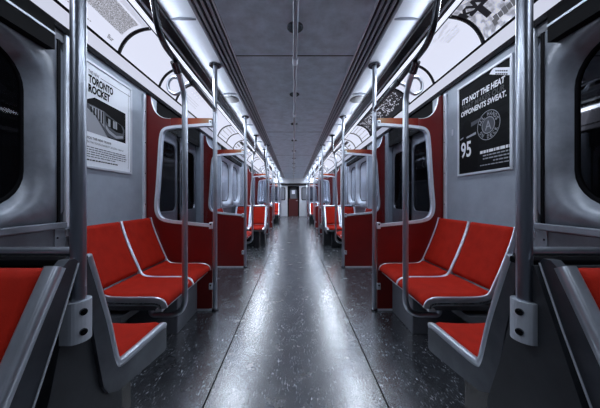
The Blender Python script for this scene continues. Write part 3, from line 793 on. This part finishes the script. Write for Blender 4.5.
for s, e0, spec in ((-1, (1.956, 2.54, 2.90), LEFT), (1, (1.83, 2.47, 3.0), RIGHT)):
    cnt = 0
    for k in range(3):
        o = PITCH * k; st = (e0[0] + o - 4.5 - PITCH * (k - 1)) / 5 if k else .6
        edges = ([4.5 + PITCH * (k - 1) + st * i for i in range(5)] if k else [e0[0] - .6 * i for i in (4, 3, 2, 1)]) + [e0[0] + o, e0[1] + o, e0[2] + o, 4.5 + o]
        for i in range(len(edges) - 1):
            y0, y1 = edges[i], edges[i + 1]
            if (k, i) in spec: ad_card(s, y0, y1, spec[(k, i)][1], spec[(k, i)][0])
            elif k == 0: ad_card(s, y0, y1, 'plain white overhead card on the %s, nearer than the lettered card' % SN[s], None, 'plain overhead cards nearest on the %s' % SN[s])
            else:
                art = ARTS[cnt % 8]; cnt += 1
                ad_card(s, y0, y1, '%s backlit card in the %s overhead row beyond the first doorway' % (ADESC[art], SN[s]), art, '%s overhead cards on the %s far down the car' % (ADESC[art], SN[s]))
    ad_card(s, 4.5 + 2 * PITCH, 15.1, 'last white overhead card on the %s, by the end wall' % SN[s], None)
    ad_card(s, 15.1, 15.95, 'last white overhead card on the %s, by the end wall' % SN[s], None)
for o in list(C.objects):
    if o.get('label', '').startswith('last white overhead'): o['group'] = 'last overhead cards by the end wall, ' + ('left' if o.location.x < 0 else 'right')

# ------------------------------------------------------------------ wall posters
def poster_frame(t, W, H, s, m=ALU):
    fr = MB(); b = .02
    for (u0, u1, v0, v1) in ((0, W, 0, b), (0, W, H - b, H), (0, b, b, H - b), (W - b, W, b, H - b)):
        fr.box(0, s * .014, u0 if s < 0 else -u0, u1 if s < 0 else -u1, v0, v1, m, .004)
    fr.build('poster_frame', t)
# left: white poster
y0, W, z0, H = 1.70, .548, 1.318, .772
t = thing('poster', 'framed white poster headed in bold black letters with a train picture', 'poster', (-WX + .001, y0, z0))
poster_frame(t, W, H, -1, mat('pale_frame', (.55, .57, .63), .6, .35))
for ch in t.children: ch.scale = (-1, 1, 1)
fn = lambda d: (lambda u, v: (d, u, v))
pp = MB(); pp.box(0, .006, .018, W - .018, .018, H - .018, WHITE); pp.build('poster_sheet', t)
tx = MB(); f = fn(.0075)
tx.text('THE NEW', f, INK, w=.098, h=.024, x=.073, y=.682, bold=.01)
tx.text('TORONTO', f, INK, w=.243, h=.060, x=.073, y=.613, bold=.045)
tx.text('ROCKET', f, INK, w=.208, h=.060, x=.073, y=.545, bold=.045)
tx.text('RIDE THE NEW TRAINS', f, INK, w=.24, h=.018, x=.055, y=.212, bold=.01)
tx.text('ON THE YONGE-UNIVERSITY-SPADINA SUBWAY', f, INK, w=.385, h=.0145, x=.055, y=.183)
rnd = random.Random(5)
for r in range(5):
    u = .055
    while u < (.45 if r < 4 else .34):
        w_ = rnd.uniform(.012, .04); tx.quad([f(u, .152 - .017 * r), f(u + w_, .152 - .017 * r), f(u + w_, .158 - .017 * r), f(u, .158 - .017 * r)], GREYINK); u += w_ + .006
u = .055
while u < .34:
    w_ = rnd.uniform(.014, .03); tx.quad([f(u, .058), f(u + w_, .058), f(u + w_, .067), f(u, .067)], INK); u += w_ + .005
tx.quad([f(.185, .690), f(.525, .690), f(.525, .694), f(.185, .694)], INK); tx.quad([f(.500, .05), f(.503, .05), f(.503, .71), f(.500, .71)], INK)
tx.build('poster_lettering', t)
ph = MB(); P0, P1, Q0, Q1 = .03, .466, .262, .52
ph.quad([fn(.0066)(a, b) for a, b in ((P0, Q0), (P1, Q0), (P1, Q1), (P0 + .10, Q1 + .005), (P0, Q1 - .05))], INK)
g = fn(.0070); g2 = fn(.0074); g3 = fn(.0078)
ph.quad([g(a, b) for a, b in ((.03, .262), (.26, .262), (.13, .40), (.03, .44))], MIDINK)
ph.quad([g(a, b) for a, b in ((.03, .44), (.13, .40), (.24, .275), (.33, .265), (.44, .29), (.455, .37), (.43, .40), (.30, .43), (.22, .455), (.12, .462), (.03, .462))], GREYINK)
ph.quad([g2(a, b) for a, b in ((.08, .455), (.215, .452), (.225, .33), (.16, .385))], MIDINK)
ph.quad([g2(a, b) for a, b in ((.235, .43), (.28, .425), (.41, .40), (.435, .36), (.425, .335), (.35, .33), (.27, .35), (.24, .385))], INK)
for (a, b) in ((.262, .285), (.315, .335), (.34, .36)): ph.quad([g3(x, y) for x, y in ((a, .355), (b, .35), (b, .41), (a, .415))], MIDINK)
ph.quad([g3(a, b) for a, b in ((.235, .36), (.275, .325), (.35, .30), (.43, .318), (.432, .298), (.35, .277), (.27, .30), (.235, .33))], MIDINK)
for k in range(5): ph.quad([g3(.09 + .027 * k, .41 - .013 * k), g3(.103 + .027 * k, .404 - .013 * k), g3(.103 + .027 * k, .448), g3(.09 + .027 * k, .45)], INK)
ph.build('poster_picture', t)

# right: black sports poster
yl, W, z0, H = 2.25, .565, 1.30, .79
t = thing('poster', 'framed black poster with white slogan, round emblem and player numbered 95', 'poster', (WX - .001, yl, z0))
poster_frame(t, W, H, 1, mat('bright_frame', (.62, .64, .70), .6, .32))
for ch in t.children: ch.scale = (-1, 1, 1)
fn = lambda d: (lambda u, v: (-d, -u, v))
pp = MB(); pp.box(-.006, 0, -.018, -(W - .018), .018, H - .018, POSTERBLACK); pp.build('poster_sheet', t)
f = fn(.0085); f0 = fn(.007)
LT = mat('poster_white', (.74, .75, .80), 0, .5)
tx = MB()
tx.text("IT'S NOT THE HEAT", f, LT, w=.445, h=.05, x=.06, y=.618, shear=.12, bold=.04)
tx.text('THAT MAKES OUR', f, DIMINK, w=.44, h=.042, x=.06, y=.566, shear=.12, bold=.02)
tx.text('OPPONENTS SWEAT.', f, LT, w=.47, h=.044, x=.045, y=.516, shear=.12, bold=.035)
tx.quad([f0(a, b) for a, b in ((.36, .742), (.545, .645), (.545, .70), (.40, .772))], WHITE)
for r in range(2):
    u = .42
    while u < .52:
        q = lambda a, d: f(a, .752 - .51 * (a - .40) - .022 * r + d - .008)
        tx.quad([q(u, 0), q(u + .014, 0), q(u + .014, .010), q(u, .010)], GREYINK); u += .018
rnd = random.Random(9)
for r, (a, b, h) in enumerate(((.27, .54, .022), (.30, .54, .010), (.30, .54, .010), (.40, .54, .010), (.27, .54, .008))):
    u = a; v = .155 - .024 * r
    while u < b:
        w_ = rnd.uniform(.014, .045); w_ = min(w_, b - u); tx.quad([f(u, v), f(u + w_, v), f(u + w_, v + h), f(u, v + h)], MIDINK if r else LT); u += w_ + .006
tx.build('poster_lettering', t)
pl = MB()
pl.quad([f0(a, b) for a, b in ((.03, .03), (.235, .03), (.255, .20), (.24, .31), (.20, .345), (.19, .36), (.16, .40), (.16, .44), (.13, .47), (.09, .465), (.07, .43), (.075, .37), (.04, .34), (.03, .30))], INK)
pl.quad([f(a, b) for a, b in ((.035, .315), (.075, .325), (.075, .338), (.035, .328))], MIDINK); pl.quad([f(a, b) for a, b in ((.115, .315), (.225, .325), (.225, .345), (.115, .330))], MIDINK)
pl.quad([f(a, b) for a, b in ((.17, .40), (.29, .42), (.29, .445), (.17, .435))], GREYINK)
pl.text('95', f, LT, w=.125, h=.135, x=.045, y=.155, bold=.02)
pl.build('player_picture', t)
em = MB(); ec = (.352, .362); R = .112
def ring(r0, r1, mt, ff, n=36):
    for k in range(n):
        a, b = 2 * PI * k / n, 2 * PI * (k + 1) / n
        em.quad([ff(ec[0] + r0 * math.cos(a), ec[1] + r0 * math.sin(a)), ff(ec[0] + r1 * math.cos(a), ec[1] + r1 * math.sin(a)), ff(ec[0] + r1 * math.cos(b), ec[1] + r1 * math.sin(b)), ff(ec[0] + r0 * math.cos(b), ec[1] + r0 * math.sin(b))], mt)
ring(R - .005, R, MIDINK, f); ring(.058, .064, MIDINK, f); ring(0.001, .058, GREYINK, f0)
for word, top in (('ALL HANDS', True), ('ON DECK', False)):
    n = len(word)
    for i, chx in enumerate(word):
        if chx == ' ': continue
        a = (PI / 2 + (n - 1) / 2 * .31 - i * .31) if top else (-PI / 2 - (n - 1) / 2 * .34 + i * .34)
        rot = a - PI / 2 if top else a + PI / 2; rc = .086
        def lf(u, v, a=a, rot=rot): return f(ec[0] + rc * math.cos(a) + (u) * math.cos(rot) - (v - .015) * math.sin(rot), ec[1] + rc * math.sin(a) + u * math.sin(rot) + (v - .015) * math.cos(rot))
        em.text(chx, lf, MIDINK, h=.03, w=.02, align='C', bold=.02)
em.text('A', f, MIDINK, h=.07, w=.06, x=ec[0], y=ec[1] - .035, align='C', bold=.0)
em.build('round_emblem', t)

# small switch plate beside the right poster
o = MB().box(-.006, 0, -.012, .012, -.03, .03, BRACKET, .003).build('wall_switch_plate'); o.location = (WX - .001, 2.33, 1.72)
tag(o, 'small pale plate on the right wall beside the black poster', 'plate')

# ------------------------------------------------------------------ lamps
def area(name, loc, size, sy, power, aim, col=(.79, .885, 1.0)):
    l = bpy.data.lights.new(name, 'AREA'); l.shape = 'RECTANGLE'; l.size = size; l.size_y = sy; l.energy = power; l.color = col
    o = bpy.data.objects.new(name, l); C.objects.link(o); o.location = loc
    d = Vector(aim).normalized(); z = -d; yv = Vector((0, 1, 0)); x = yv.cross(z).normalized(); yv = z.cross(x)
    o.rotation_euler = Matrix((x, yv, z)).transposed().to_euler()
    return o
POW = [14, 23, 27, 38, 46, 62]
UP = [1.3, 1.7, 2.1, 2.8, 3.2, 4.5]
for s in SIDES:
    for i, (a, b) in enumerate(LAMPS):
        a2 = max(a, -1.0)
        o = area('fluorescent_lamp', (s * 1.075, (a2 + b) / 2, 2.395), .12, b - a2 - .05, POW[i], (-s * .25, 0, -1)); o.data.spread = math.radians(165)
        area('cove_fill', (s * .922, (a2 + b) / 2, 2.392), .03, b - a2 - .05, UP[i], (-s * 1, 0, .6)).data.spread = math.radians(95)  # unseen uplight added beside each lamp to brighten the ceiling cove

w = bpy.data.worlds.new('World'); bpy.context.scene.world = w; w.use_nodes = True
w.node_tree.nodes['Background'].inputs['Color'].default_value = (.01, .011, .014, 1); w.node_tree.nodes['Background'].inputs['Strength'].default_value = .3

# ------------------------------------------------------------------ camera
cam = bpy.data.cameras.new('camera'); co = bpy.data.objects.new('camera', cam); C.objects.link(co)
co.location = (-.012, 0, 1.1); co.rotation_euler = (PI / 2, 0, 0)
cam.sensor_width = 36; cam.lens = 15; cam.shift_x = .0108; cam.shift_y = -.0083; cam.clip_start = .02
sc = bpy.context.scene; sc.camera = co
sc.view_settings.view_transform = 'Standard'; sc.view_settings.look = 'None'; sc.view_settings.exposure = 0.18; sc.view_settings.gamma = 1
sc.view_settings.use_curve_mapping = False
sc.cycles.diffuse_bounces = 1
